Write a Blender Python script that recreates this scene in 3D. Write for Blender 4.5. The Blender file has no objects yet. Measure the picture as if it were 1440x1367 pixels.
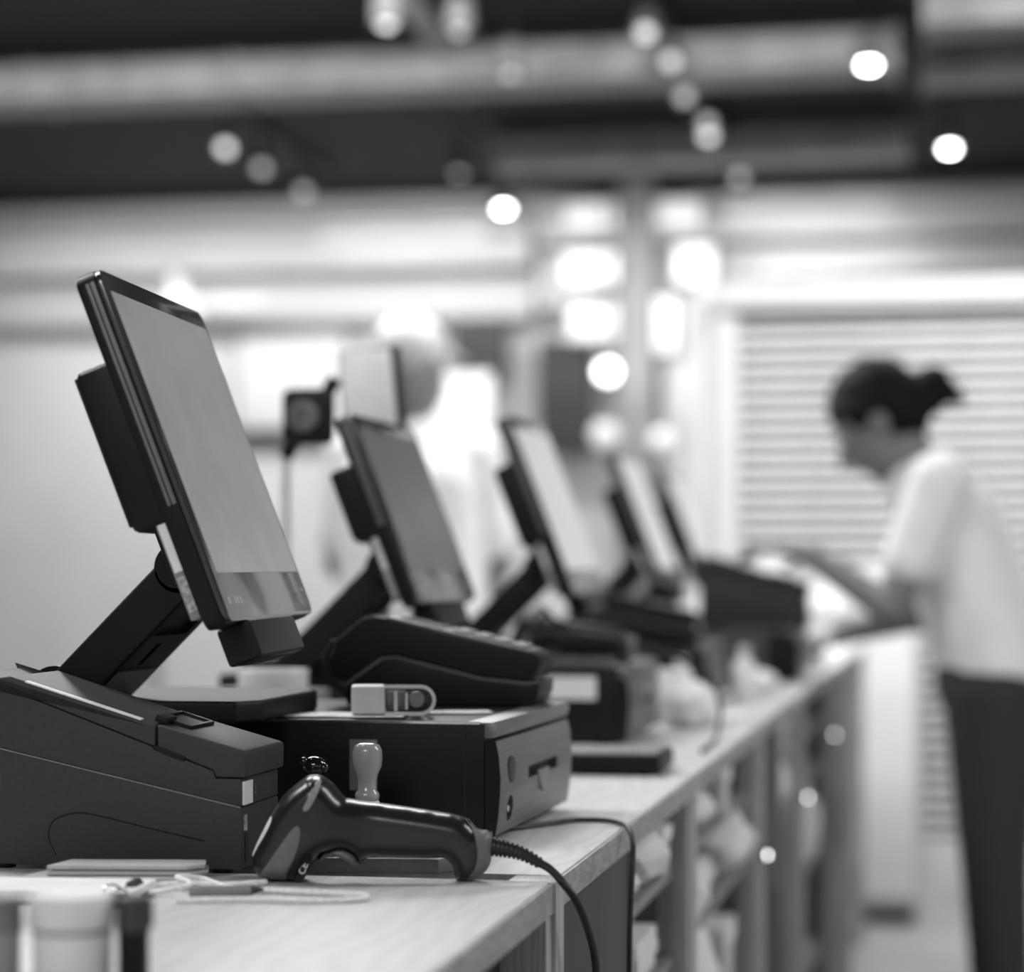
import bpy, bmesh, math, random
from mathutils import Vector, Matrix, geometry
R = math.radians
random.seed(7)
sc = bpy.context.scene
C = sc.collection

# ------------------------------------------------------------------ camera, world, lights, exposure
cam = bpy.data.cameras.new('camera'); camo = bpy.data.objects.new('camera', cam); C.objects.link(camo)
camo.location = (0.317, 0.0, 1.14); camo.rotation_euler = (R(90), 0, math.atan(.195))
cam.lens = 82.5; cam.sensor_width = 36; cam.shift_y = 111.5 / 1440
cam.dof.use_dof = True; cam.dof.focus_distance = 1.90; cam.dof.aperture_fstop = 3.0
cam.clip_start = .05
sc.camera = camo
w = bpy.data.worlds.new('world'); sc.world = w; w.use_nodes = True
w.node_tree.nodes['Background'].inputs[0].default_value = (.9, .9, .9, 1)
w.node_tree.nodes['Background'].inputs[1].default_value = .50
sc.view_settings.view_transform = 'Standard'; sc.view_settings.look = 'None'
sc.view_settings.exposure = 0; sc.view_settings.gamma = 1; sc.view_settings.use_curve_mapping = False

def area(name, loc, size, power, aim):
    l = bpy.data.lights.new(name, 'AREA'); l.shape = 'RECTANGLE'; l.size, l.size_y = size; l.energy = power
    o = bpy.data.objects.new(name, l); C.objects.link(o); o.location = loc
    o.rotation_euler = (Vector(aim) - Vector(loc)).to_track_quat('-Z', 'Y').to_euler()
area('luminaire_counter', (-1.3, 2.4, 3.25), (.9, 2.4), 104, (-.35, 2.2, .9))
area('luminaire_counter_far', (-1.0, 5.6, 3.25), (.9, 3.0), 150, (-.4, 5.4, .9))
area('luminaire_aisle', (1.9, 3.0, 3.25), (.6, 3.0), 85, (.2, 2.6, .9))
area('luminaire_back_wall', (-2.8, 12.6, 3.0), (5.5, .3), 98, (-2.8, 13.9, .6))  # added light without a fitting, brightens the far wall
area('luminaire_behind', (-.4, -1.3, 3.25), (1.6, 1.2), 80, (-.2, 2.0, .9))  # unseen fill light added behind the camera for the upright faces
area('luminaire_kiosk', (.9, 6.3, 3.25), (1.6, .5), 125, (.5, 8.1, 1.3))  # extra light put in to brighten the shutter
area('luminaire_hall', (-3.0, 8.5, 3.35), (4.0, 2.0), 150, (-3.0, 9.5, 0))

# ------------------------------------------------------------------ materials (all grey: black-and-white photograph)
def mat(name, g, rough=.5, metal=0, var=.0, scale=30, bump=0, emit=0, trans=0, coat=0, stretch=None, ior=1.45, spec=.5):
    m = bpy.data.materials.new(name); m.use_nodes = True
    nt = m.node_tree; b = nt.nodes['Principled BSDF']
    b.inputs['Base Color'].default_value = (g, g, g, 1); b.inputs['Roughness'].default_value = rough
    b.inputs['Metallic'].default_value = metal; b.inputs['IOR'].default_value = ior
    b.inputs['Coat Weight'].default_value = coat; b.inputs['Transmission Weight'].default_value = trans
    b.inputs['Specular IOR Level'].default_value = spec
    if emit:
        b.inputs['Emission Color'].default_value = (1, 1, 1, 1); b.inputs['Emission Strength'].default_value = emit
    if var or bump:
        tc = nt.nodes.new('ShaderNodeTexCoord'); mp = nt.nodes.new('ShaderNodeMapping')
        if stretch: mp.inputs['Scale'].default_value = stretch
        n = nt.nodes.new('ShaderNodeTexNoise'); n.inputs['Scale'].default_value = scale; n.inputs['Detail'].default_value = 5
        nt.links.new(tc.outputs['Object'], mp.inputs[0]); nt.links.new(mp.outputs[0], n.inputs['Vector'])
        if var:
            mr = nt.nodes.new('ShaderNodeMapRange')
            mr.inputs[1].default_value = .3; mr.inputs[2].default_value = .7
            mr.inputs[3].default_value = max(0, g * (1 - var)); mr.inputs[4].default_value = min(1, g * (1 + var))
            nt.links.new(n.outputs['Fac'], mr.inputs[0]); nt.links.new(mr.outputs[0], b.inputs['Base Color'])
        if bump:
            bp = nt.nodes.new('ShaderNodeBump'); bp.inputs['Strength'].default_value = bump; bp.inputs['Distance'].default_value = .002
            nt.links.new(n.outputs['Fac'], bp.inputs['Height']); nt.links.new(bp.outputs[0], b.inputs['Normal'])
    return m
def wood(name, lo, hi, sc_=(3, 1, 3)):
    m = bpy.data.materials.new(name); m.use_nodes = True; nt = m.node_tree; b = nt.nodes['Principled BSDF']
    tc = nt.nodes.new('ShaderNodeTexCoord'); mp = nt.nodes.new('ShaderNodeMapping'); mp.inputs['Scale'].default_value = sc_
    n = nt.nodes.new('ShaderNodeTexNoise'); n.inputs['Scale'].default_value = 2.5; n.inputs['Detail'].default_value = 6
    wv = nt.nodes.new('ShaderNodeTexWave'); wv.inputs['Scale'].default_value = 5; wv.inputs['Distortion'].default_value = 14
    wv.inputs['Detail'].default_value = 3; wv.bands_direction = 'X'
    mx = nt.nodes.new('ShaderNodeMath'); mx.operation = 'MULTIPLY_ADD'; mx.inputs[1].default_value = .55
    mr = nt.nodes.new('ShaderNodeMapRange'); mr.inputs[1].default_value = .25; mr.inputs[2].default_value = 1.05
    mr.inputs[3].default_value = lo; mr.inputs[4].default_value = hi
    nt.links.new(tc.outputs['Object'], mp.inputs[0]); nt.links.new(mp.outputs[0], n.inputs['Vector']); nt.links.new(mp.outputs[0], wv.inputs['Vector'])
    nt.links.new(wv.outputs['Fac'], mx.inputs[0]); nt.links.new(n.outputs['Fac'], mx.inputs[2]); nt.links.new(mx.outputs[0], mr.inputs[0])
    nt.links.new(mr.outputs[0], b.inputs['Base Color']); b.inputs['Roughness'].default_value = .45
    return m
M = dict(
    black=mat('black_plastic', .007, .42, var=.15, scale=60, bump=.05, spec=.22),
    blacksoft=mat('matte_black_plastic', .010, .55, var=.2, scale=400, bump=.15, spec=.22),
    printer=mat('charcoal_printer_plastic', .040, .55, var=.08, scale=300, bump=.12, spec=.22),
    gloss=mat('glossy_black', .010, .10, var=.2, scale=40, coat=.6),
    ink=mat('deep_black', .004, .6, var=.3, scale=50),
    bezel=mat('dark_glass_bezel', .030, .18, var=.1, scale=20, coat=.4),
    screen=mat('monitor_screen_grey', .18, .25, var=.25, scale=9, emit=.14),
    screen_dim=mat('monitor_screen_dark', .09, .25, var=.2, scale=7, emit=.06),
    screen_lit=mat('monitor_screen_lit', .30, .25, var=.12, scale=6, emit=.36),  # glow stands in for the bright hall reflected in these screens
    steel=mat('brushed_steel_front', .20, .42, metal=.75, var=.12, scale=40, bump=.03, stretch=(1, .3, 12)),
    chrome=mat('chrome', .6, .12, metal=1, var=.1, scale=60),
    grey=mat('grey_plastic', .13, .4, var=.12, scale=60),
    midgrey=mat('mid_grey_plastic', .22, .45, var=.1, scale=60),
    foldergrey=mat('folder_pale_grey', .40, .5, var=.08, scale=40),
    pale=mat('pale_plastic', .55, .4, var=.08, scale=50),
    white=mat('white_paper', .74, .7, var=.06, scale=40, bump=.1),
    receipt=mat('printed_receipt', .46, .7, var=.35, scale=140),
    label=mat('white_label', .72, .5, var=.05, scale=40),
    sticker=mat('printed_sticker', .32, .6, var=.6, scale=260),
    clear=mat('clear_plastic', .85, .08, var=.0, trans=1.0),
    stamp=mat('grey_translucent_handle', .34, .22, var=.1, scale=50, trans=.15, coat=.4),
    scanner=mat('scanner_charcoal', .013, .28, var=.12, scale=120, bump=.04, coat=.1),
    rubber=mat('cable_rubber', .014, .42, var=.15, scale=80),
    string=mat('white_string', .78, .8, var=.15, scale=300, bump=.3),
    wood=wood('pale_wood_top', .50, .61), wood_edge=wood('pale_wood_edge', .20, .34, (1, 3, 12)),  # edge wood is darkened to carry the shade on the vertical face
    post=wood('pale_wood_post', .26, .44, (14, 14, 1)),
    panel=mat('dark_grey_panel', .036, .55, var=.12, scale=12),
    deskin=mat('desk_interior_grey', .19, .6, var=.15, scale=10),
    floor=mat('floor_vinyl', .34, .35, var=.08, scale=3),
    ceil=mat('dark_ceiling_paint', .010, .8, var=.25, scale=4),
    wall=mat('pale_wall_paint', .60, .8, var=.05, scale=2, bump=.05),
    fascia=mat('white_fascia', .46, .6, var=.04, scale=2),
    slat=mat('shutter_slat_paint', .56, .45, var=.05, scale=8),
    duct=mat('galvanised_duct', .30, .5, metal=.2, var=.25, scale=5),
    darkscreen=mat('dark_display_glass', .03, .25, var=.2, scale=5),
    board=mat('notice_board_white', .62, .5, var=.03, scale=4),
    colgrey=mat('column_grey', .24, .6, var=.08, scale=4), colpale=mat('column_pale', .48, .6, var=.05, scale=4),
    skin=mat('skin', .17, .5, var=.08, scale=30), hair=mat('dark_hair', .006, .6, var=.3, scale=120, bump=.4, spec=.15),
    shirt=mat('white_shirt_cloth', .78, .8, var=.05, scale=20, bump=.2), trousers=mat('dark_trousers_cloth', .03, .85, var=.15, scale=60, bump=.2),
    lamp_on=mat('lamp_lens_lit', .9, .4, emit=34, var=.01), lamp_dim=mat('lamp_lens_dim', .8, .4, emit=.75, var=.01),
    lamp_mid=mat('lamp_lens_mid', .8, .4, emit=2.0, var=.01),
    tube=mat('fluorescent_tube_lit', .9, .4, emit=8, var=.01),
    lightbox=mat('light_box_face_lit', .8, .4, emit=.55, var=.01), lightbox_dim=mat('light_box_face_soft', .7, .4, emit=.28, var=.01),
    led=mat('indicator_led', .5, .4, emit=.12, var=.01), led_hot=mat('indicator_led_bright', .8, .4, emit=9, var=.01),  # the bright one imitates glints on the desk posts, no real LED
)

# ------------------------------------------------------------------ mesh helpers
def T(x, y, z): return Matrix.Translation((x, y, z))
def RZ(a): return Matrix.Rotation(R(a), 4, 'Z')
def RY(a): return Matrix.Rotation(R(a), 4, 'Y')
def RX(a): return Matrix.Rotation(R(a), 4, 'X')
def add(bm, src, m=None):
    if m is not None: bmesh.ops.transform(src, matrix=m, verts=src.verts)
    me = bpy.data.meshes.new('tmp'); src.to_mesh(me); src.free(); bm.from_mesh(me); bpy.data.meshes.remove(me); return bm
def box(x0, x1, y0, y1, z0, z1, b=0, seg=2, m=None, bm=None):
    s = bmesh.new(); bmesh.ops.create_cube(s, size=1)
    for v in s.verts: v.co = Vector((x0 + (v.co.x + .5) * (x1 - x0), y0 + (v.co.y + .5) * (y1 - y0), z0 + (v.co.z + .5) * (z1 - z0)))
    if b: bmesh.ops.bevel(s, geom=s.edges[:], offset=b, segments=seg, profile=.6, affect='EDGES')
    return add(bm if bm else bmesh.new(), s, m)
def prism(pts, y0, y1, b=0, seg=2, m=None, bm=None, axes='xz'):
    """outline in x,z pushed along y (axes 'xz') or in y,z pushed along x ('yz') or x,y pushed along z ('xy')"""
    s = bmesh.new()
    def co(p, t):
        return {'xz': (p[0], t, p[1]), 'yz': (t, p[0], p[1]), 'xy': (p[0], p[1], t)}[axes]
    A = [s.verts.new(co(p, y0)) for p in pts]; B = [s.verts.new(co(p, y1)) for p in pts]
    s.faces.new(A); s.faces.new(B[::-1]); n = len(pts)
    for i in range(n): s.faces.new((A[i], B[i], B[(i + 1) % n], A[(i + 1) % n]))
    bmesh.ops.recalc_face_normals(s, faces=s.faces[:])
    if b: bmesh.ops.bevel(s, geom=[e for e in s.edges if e.calc_face_angle(0) > .3], offset=b, segments=seg, profile=.6, affect='EDGES')
    return add(bm if bm else bmesh.new(), s, m)
def cyl(p0, p1, r0, r1=None, seg=20, bm=None):
    p0, p1 = Vector(p0), Vector(p1); s = bmesh.new(); d = p1 - p0
    bmesh.ops.create_cone(s, cap_ends=True, segments=seg, radius1=r0, radius2=r0 if r1 is None else r1, depth=d.length)
    q = Vector((0, 0, 1)).rotation_difference(d.normalized()).to_matrix().to_4x4()
    return add(bm if bm else bmesh.new(), s, Matrix.Translation((p0 + p1) / 2) @ q)
def ball(c, r, bm=None, sub=2, sc3=(1, 1, 1), m=None):
    s = bmesh.new(); bmesh.ops.create_icosphere(s, subdivisions=sub, radius=r)
    mm = Matrix.Translation(c) @ (m if m is not None else Matrix()) @ Matrix.Diagonal((*sc3, 1))
    return add(bm if bm else bmesh.new(), s, mm)
def lathe(prof, loc=(0, 0, 0), seg=28, m=None, bm=None):
    s = bmesh.new(); rings = []
    for r, z in prof: rings.append([s.verts.new((max(r, 1e-5) * math.cos(2 * math.pi * k / seg), max(r, 1e-5) * math.sin(2 * math.pi * k / seg), z)) for k in range(seg)])
    for a, b in zip(rings, rings[1:]):
        for k in range(seg): s.faces.new((a[k], a[(k + 1) % seg], b[(k + 1) % seg], b[k]))
    s.faces.new(rings[0][::-1]); s.faces.new(rings[-1])
    bmesh.ops.recalc_face_normals(s, faces=s.faces[:])
    return add(bm if bm else bmesh.new(), s, T(*loc) @ (m if m is not None else Matrix()))
def spline(pts, n=8):
    P = [Vector(p) for p in pts]; P = [P[0] * 2 - P[1]] + P + [P[-1] * 2 - P[-2]]; out = []
    for i in range(1, len(P) - 2):
        for k in range(n):
            t = k / n; a, b, c, d = P[i - 1:i + 3]
            out.append(.5 * ((2 * b) + (c - a) * t + (2 * a - 5 * b + 4 * c - d) * t * t + (3 * b - a - 3 * c + d) * t ** 3))
    out.append(P[-2]); return out
def tube(pts, r, seg=10, n=8, bm=None, smooth=True):
    P = spline(pts, n) if smooth else [Vector(p) for p in pts]; s = bmesh.new(); rings = []; up = Vector((.13, .37, .92))
    for i, p in enumerate(P):
        t = (P[min(i + 1, len(P) - 1)] - P[max(i - 1, 0)]).normalized(); a = t.cross(up).normalized(); b = t.cross(a)
        rr = r(i / (len(P) - 1)) if callable(r) else r
        rings.append([s.verts.new(p + rr * (math.cos(2 * math.pi * k / seg) * a + math.sin(2 * math.pi * k / seg) * b)) for k in range(seg)])
    for a, b in zip(rings, rings[1:]):
        for k in range(seg): s.faces.new((a[k], a[(k + 1) % seg], b[(k + 1) % seg], b[k]))
    s.faces.new(rings[0][::-1]); s.faces.new(rings[-1]); bmesh.ops.recalc_face_normals(s, faces=s.faces[:])
    return add(bm if bm else bmesh.new(), s)
def dist_poly(p, poly):
    d = 9
    for i in range(len(poly)):
        a, b = poly[i], poly[(i + 1) % len(poly)]; ab = b - a
        t = max(0, min(1, (p - a).dot(ab) / max(ab.length_squared, 1e-12))); d = min(d, (p - a - ab * t).length)
    return d
def inside(p, poly):
    c = False; j = len(poly) - 1
    for i in range(len(poly)):
        a, b = poly[i], poly[j]
        if (a.y > p.y) != (b.y > p.y) and p.x < (b.x - a.x) * (p.y - a.y) / (b.y - a.y) + a.x: c = not c
        j = i
    return c
def smooth_poly(pts, n=3):
    P = [Vector(p) for p in pts]; out = []; L = len(P)
    for i in range(L):
        for k in range(n):
            t = k / n; a, b, c, d = P[i - 1], P[i], P[(i + 1) % L], P[(i + 2) % L]
            out.append(.5 * ((2 * b) + (c - a) * t + (2 * a - 5 * b + 4 * c - d) * t * t + (3 * b - a - 3 * c + d) * t ** 3))
    return out
def tri_fill(poly, step):
    xs = [p.x for p in poly]; ys = [p.y for p in poly]; pts = list(poly)
    y = min(ys); row = 0
    while y < max(ys):
        x = min(xs) + (step / 2 if row % 2 else 0)
        while x < max(xs):
            q = Vector((x, y))
            if inside(q, poly) and dist_poly(q, poly) > step * .45: pts.append(q)
            x += step
        y += step * .87; row += 1
    n = len(poly)
    r = geometry.delaunay_2d_cdt(pts, [(i, (i + 1) % n) for i in range(n)], [], 1, 1e-7)
    V, F = r[0], r[2]; F = [f for f in F if inside(sum((V[i] for i in f), Vector((0, 0))) / len(f), poly)]
    return V, F
def inflate(pts, depth, step=.004, n=3, bm=None):
    """closed rounded solid: outline in x,z, swelling to +-depth(p) along y"""
    poly = smooth_poly(pts, n); V, F = tri_fill(poly, step); s = bmesh.new(); A, B = [], []
    for v in V:
        d = depth(v)
        if d < 1e-5: q = s.verts.new((v.x, 0, v.y)); A.append(q); B.append(q)
        else: A.append(s.verts.new((v.x, -d, v.y))); B.append(s.verts.new((v.x, d, v.y)))
    for f in F:
        s.faces.new([A[i] for i in f])
        if len(set(B[i] for i in f)) == 3 and any(A[i] != B[i] for i in f):
            try: s.faces.new([B[i] for i in f][::-1])
            except ValueError: pass
    bmesh.ops.recalc_face_normals(s, faces=s.faces[:])
    return add(bm if bm else bmesh.new(), s)
def patch(pts, depth, lift=.0008, step=.003, n=2, bm=None, back=None):
    """thin inlay lying on the -y side of a swollen body"""
    poly = smooth_poly(pts, n) if n > 1 else [Vector(p) for p in pts]; V, F = tri_fill(poly, step); s = bmesh.new()
    A = [s.verts.new((v.x, -depth(v) - lift, v.y)) for v in V]; B = [s.verts.new((v.x, -max((back or depth)(v) - .001, 0), v.y)) for v in V]
    for f in F: s.faces.new([A[i] for i in f]); s.faces.new([B[i] for i in f][::-1])
    k = len(poly)
    for i in range(k):
        j = (i + 1) % k
        try: s.faces.new((A[i], A[j], B[j], B[i]))
        except ValueError: pass
    bmesh.ops.recalc_face_normals(s, faces=s.faces[:])
    return add(bm if bm else bmesh.new(), s)

# ------------------------------------------------------------------ scene helpers
def obj(name, bm, m, parent=None, angle=35):
    me = bpy.data.meshes.new(name); bm.to_mesh(me); bm.free()
    me.polygons.foreach_set('use_smooth', [True] * len(me.polygons)); me.set_sharp_from_angle(angle=R(angle))
    me.materials.append(M[m]); o = bpy.data.objects.new(name, me); C.objects.link(o)
    if parent: o.parent = parent
    return o
def tag(o, label, cat, group=None, kind=None):
    o['label'] = label; o['category'] = cat
    if group: o['group'] = group
    if kind: o['kind'] = kind
    return o
def thing(name, label, cat, loc=(0, 0, 0), rz=0, group=None):
    o = bpy.data.objects.new(name, None); C.objects.link(o); o.empty_display_size = .05
    o.location = loc; o.rotation_euler = (0, 0, R(rz)); return tag(o, label, cat, group)
def struct(name, bm, m, label=None):
    o = obj(name, bm, m); o['kind'] = 'structure'
    if label: o['label'] = label
    return o
def dup(src, loc, rz=None, label=None, scale=None, group=None, skip=(), swap=None):
    def cp(o, parent):
        c = o.copy(); C.objects.link(c); c.parent = parent
        if swap and o.type == 'MESH' and o.name.split('.')[0] in swap:
            c.data = o.data.copy(); c.data.materials[0] = M[swap[o.name.split('.')[0]]]
        for ch in o.children:
            if ch.name.split('.')[0] not in skip: cp(ch, c)
        return c
    r = cp(src, None); r.location = loc
    if rz is not None: r.rotation_euler = (0, 0, R(rz))
    if scale: r.scale = (scale,) * 3
    if label: r['label'] = label
    if group: r['group'] = group
    return r
def cut(o, cutter_bm):
    me = bpy.data.meshes.new('cutter'); cutter_bm.to_mesh(me); cutter_bm.free(); c = bpy.data.objects.new('cutter', me); C.objects.link(c)
    md = o.modifiers.new('cut', 'BOOLEAN'); md.operation = 'DIFFERENCE'; md.solver = 'EXACT'; md.object = c
    par, o.parent = o.parent, None
    dg = bpy.context.evaluated_depsgraph_get(); new = bpy.data.meshes.new_from_object(o.evaluated_get(dg))
    o.modifiers.clear(); o.data = new; o.parent = par; bpy.data.objects.remove(c)
    new.polygons.foreach_set('use_smooth', [True] * len(new.polygons)); new.set_sharp_from_angle(angle=R(35))
def remesh(bm, voxel, it=4):
    me = bpy.data.meshes.new('rm'); bm.to_mesh(me); bm.free(); o = bpy.data.objects.new('rm', me); C.objects.link(o)
    md = o.modifiers.new('r', 'REMESH'); md.mode = 'VOXEL'; md.voxel_size = voxel
    sm = o.modifiers.new('s', 'SMOOTH'); sm.iterations = it; sm.factor = .5
    dg = bpy.context.evaluated_depsgraph_get(); new = bpy.data.meshes.new_from_object(o.evaluated_get(dg))
    bpy.data.objects.remove(o); b = bmesh.new(); b.from_mesh(new); bpy.data.meshes.remove(new); return b

# ------------------------------------------------------------------ the setting
struct('floor', box(-14, 7, -4, 14.2, -.05, 0), 'floor', 'pale grey vinyl floor')
struct('ceiling', box(-14, 7, -4, 14.2, 3.4, 3.5), 'ceil', 'black painted open ceiling')
struct('wall_back', box(-14, 7, 14.0, 14.2, 0, 3.4), 'wall', 'pale wall at the far end of the hall')
struct('wall_left', box(-14.2, -14, -4, 14.2, 0, 3.4), 'wall', 'pale side wall of the hall')
struct('trim_1', box(-1.69, -1.48, 13.55, 13.8, 0, 3.395, .01), 'colgrey', 'grey square column in front of the far wall')
struct('trim_2', box(-1.43, -1.14, 13.6, 13.99, 0, 2.68, .01), 'colpale', 'pale pilaster right of the grey column')
struct('trim_3', box(-2.2, 2.2, 13.72, 13.995, 2.66, 3.0, .01), 'fascia', 'white lower fascia on the right of the far wall')
struct('trim_4', box(-2.2, 2.2, 13.62, 13.995, 3.04, 3.30, .01), 'fascia', 'white upper fascia under the ceiling on the right')
struct('trim_5', box(-6.4, -2.24, 13.62, 13.995, 2.92, 3.22, .01), 'fascia', 'white fascia under the ceiling on the left')
struct('trim_6', box(-6.4, -2.24, 13.75, 13.995, 2.62, 2.80, .01), 'fascia', 'white lower fascia above the notice board')

struct('wall_kiosk', box(-.62, 3.2, 8.16, 8.28, 0, 2.12, .004), 'wall', 'pale partition that carries the roller shutter')
sh = thing('roller_shutter', 'closed pale roller shutter with horizontal slats beyond the bowed cashier', 'shutter', (0, 8.14, 0))
first = None
for k in range(36):
    if first is None: first = o = obj('slat', prism([(0, .0), (-.012, .002), (-.030, .010), (-.032, .026), (-.020, .034), (0, .036)], -.47, 2.6, axes='yz', m=RZ(0)), 'slat', sh)
    else: o = first.copy(); C.objects.link(o); o.parent = sh
    o.location = (0, 0, .22 + k * .0497)
obj('backing', box(-.47, 2.6, .0, .015, .2, 2.02), 'panel', sh)
for x in (-.54, 2.6): obj('guide_rail', box(x, x + .07, -.06, .018, 0, 2.05, .004), 'colpale', sh)
obj('bottom_bar', box(-.47, 2.6, -.035, .015, .0, .21, .006), 'slat', sh)
obj('head_box', box(-.54, 2.67, -.10, .018, 2.02, 2.11, .008), 'colpale', sh)
lc = thing('low_cabinet', 'low white cabinet standing in front of the roller shutter', 'cabinet', (-.22, 7.72, 0))
obj('plinth', box(-.36, .36, -.17, .18, 0, .05), 'panel', lc); obj('body', box(-.38, .38, -.2, .2, .05, .98, .008), 'fascia', lc); obj('top', box(-.40, .40, -.22, .22, .98, 1.01, .006), 'board', lc)
for s in (-1, 1):
    d = obj('door', box(s * .185 - .18, s * .185 + .18, -.22, -.20, .09, .96, .004), 'board', lc); obj('handle', box(s * .03 - .008, s * .03 + .008, -.24, -.22, .5, .65, .003), 'midgrey', d)
for i, (x, h, wd) in enumerate(((-.50, .12, .12), (-.34, .16, .14), (-.15, .10, .16), (.03, .14, .11))):
    t = thing('carton', ['small white carton at the left end of the low cabinet', 'tallest white carton on the low cabinet', 'widest white carton on the low cabinet', 'white carton nearest the bowed cashier on the low cabinet'][i], 'box', (x, 7.72, 1.01), 0, 'white cartons on the low cabinet')
    obj('body', box(-wd / 2, wd / 2, -.08, .08, 0, h, .004), 'white', t); obj('lid', box(-wd / 2 - .004, wd / 2 + .004, -.084, .084, h - .03, h + .003, .003), 'pale', t)

# fluorescent battens on the fascias
def batten(label, x0, x1, y, z):
    t = thing('batten_light', label, 'light', ((x0 + x1) / 2, y, z), 0, 'fluorescent battens on the fascias'); h = (x1 - x0) / 2
    obj('valance', box(-h, h, -.035, -.025, -.03, .03, .003), 'pale', t); obj('bracket', box(-.03, .03, -.03, 14.0 - y - .02, .030, .045, .003), 'pale', t); obj('tube', cyl((-h + .03, 0, 0), (h - .03, 0, 0), .013, seg=14), 'tube', t)
    for s in (-1, 1): obj('end_cap', box(s * (h - .015) - .015, s * (h - .015) + .015, -.02, .02, -.018, .018, .003), 'pale', t)
batten('lit fluorescent batten along the left fascia', -3.45, -2.45, 13.42, 3.08)
batten('lit fluorescent batten along the upper right fascia', -1.05, -.10, 13.44, 3.16)
batten('lit fluorescent batten along the lower right fascia', -.85, .12, 13.50, 2.84)
batten('lit fluorescent batten low on the left above the notice board', -4.75, -3.85, 13.55, 2.72)

nb = thing('notice_board', 'white notice board with a dark ledge on the far wall', 'board', (-3.79, 13.99, 1.9))
obj('panel', box(-.35, .35, -.03, 0, .09, .72, .003), 'board', nb); obj('ledge', box(-.45, .37, -.10, 0, 0, .07, .004), 'panel', nb)
fr = bmesh.new()
for a in ((-.37, -.35, .08, .74), (.35, .37, .08, .74), (-.37, .37, .72, .74)): box(a[0], a[1], -.04, 0, a[2], a[3], .002, bm=fr)
obj('frame', fr, 'midgrey', nb)
def display(label, x0, x1, z0, z1, y=13.7):
    t = thing('wall_display', label, 'screen', ((x0 + x1) / 2, y, z0), 0, 'dark displays in front of the far wall'); a = (x1 - x0) / 2; h = z1 - z0
    obj('housing', box(-a, a, 0, .05, 0, h, .006), 'black', t); obj('screen', box(-a + .012, a - .012, -.003, .002, .012, h - .012), 'darkscreen', t)
    obj('bracket', box(-.05, .05, .05, 14.0 - y, h * .4, h * .6, .003), 'grey', t)
display('smaller dark display left of the grey column', -2.72, -2.38, 2.2, 2.62)
display('tall dark display touching the grey column', -2.2, -1.86, 1.80, 2.48)
display('wide low dark display under the smaller one', -2.98, -2.36, 1.62, 1.86)
for label, x0, x1, z0, z1, m in (
    ('lit light box high on the left of the grey column', -2.01, -1.70, 3.10, 3.26, 'lightbox_dim'), ('lit light box high on the right of the grey column', -1.47, -1.20, 3.10, 3.26, 'lightbox_dim'),
    ('brightest wide light box left of the grey column', -2.01, -1.70, 2.77, 2.97, 'lightbox'), ('bright squarish light box right of the grey column', -1.36, -1.13, 2.77, 2.99, 'lightbox'),
    ('softly lit light box above the round pendant', -1.98, -1.70, 2.45, 2.66, 'lightbox_dim'), ('narrow upright light box on the pale pilaster', -1.47, -1.36, 2.37, 2.69, 'lightbox'),
    ('large bright panel above the wide low dark display', -2.90, -2.44, 1.87, 2.27, 'lightbox_dim'),
    ('narrow soft light box right of the pale pilaster', -1.22, -1.06, 2.40, 2.65, 'lightbox_dim')):
    t = thing('light_box', label, 'light', ((x0 + x1) / 2, 13.50, z0), 0, 'light boxes around the grey column'); a = (x1 - x0) / 2; h = z1 - z0
    obj('case', box(-a, a, .012, .05, 0, h, .004), 'pale', t); obj('bracket', box(-.02, .02, .05, .495, h * .4, h * .6, .003), 'grey', t); obj('face', box(-a + .008, a - .008, 0, .012, .008, h - .008, .003), m, t)
def pendant(label, x, y, z, m, r=.05):
    t = thing('pendant_lamp', label, 'lamp', (x, y, z), 0, 'small pendant lamps near the grey column')
    obj('globe', ball((0, 0, 0), r), m, t); obj('cap', cyl((0, 0, r * .8), (0, 0, r * 1.6), r * .45), 'grey', t); obj('cord', cyl((0, 0, r * 1.5), (0, 0, 3.4 - z), .004, seg=8), 'black', t)
pendant('brightest small pendant lamp left of the grey column', -1.72, 13.3, 2.25, 'tube', .055)
pendant('soft pendant lamp right of the pale pilaster', -1.09, 13.4, 2.11, 'lightbox', .06)
pendant('low soft pendant lamp in front of the pale pilaster', -1.41, 13.3, 1.86, 'lightbox', .06)
pendant('lowest of the pendant lamps left of the grey column', -1.72, 13.2, 1.88, 'lightbox_dim', .08)

# ceiling: ducts, lamp tracks with spotlights, downlights
def duct(label, x0, x1, y, z, hgt, dep):
    t = thing('ceiling_duct', label, 'duct', ((x0 + x1) / 2, y, z), 0, 'ducts under the black ceiling'); a = (x1 - x0) / 2
    obj('casing', box(-a, a, -dep / 2, dep / 2, 0, hgt, .006), 'duct', t); n = max(2, int((x1 - x0) / .9))
    for k in range(n + 1): obj('flange', box(-a + k * 2 * a / n - .012, -a + k * 2 * a / n + .012, -dep / 2 - .015, dep / 2 + .015, -.015, hgt + .015, .003), 'duct', t)
    for s in (-1, 1): obj('hanger', cyl((s * a * .7, 0, hgt), (s * a * .7, 0, 3.4 - z), .006, seg=8), 'grey', t)
duct('nearer long ceiling duct crossing the whole hall', -6.5, .02, 9.8, 3.17, .15, .35)
duct('farther shorter ceiling duct behind the lamp track', -2.1, .0, 12.0, 3.20, .13, .35)
duct('duct stub at the top right of the ceiling', .15, 2.6, 9.3, 3.22, .14, .3)
duct('duct at the right end above the shutter', .12, 2.6, 10.3, 3.22, .13, .3)
pp = tag(obj('ceiling_pipe', cyl((-1.86, 8.75, 3.395), (-1.86, 9.8, 3.3), .05), 'duct'), 'thick grey pipe running to the nearer ceiling duct', 'pipe')
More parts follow.
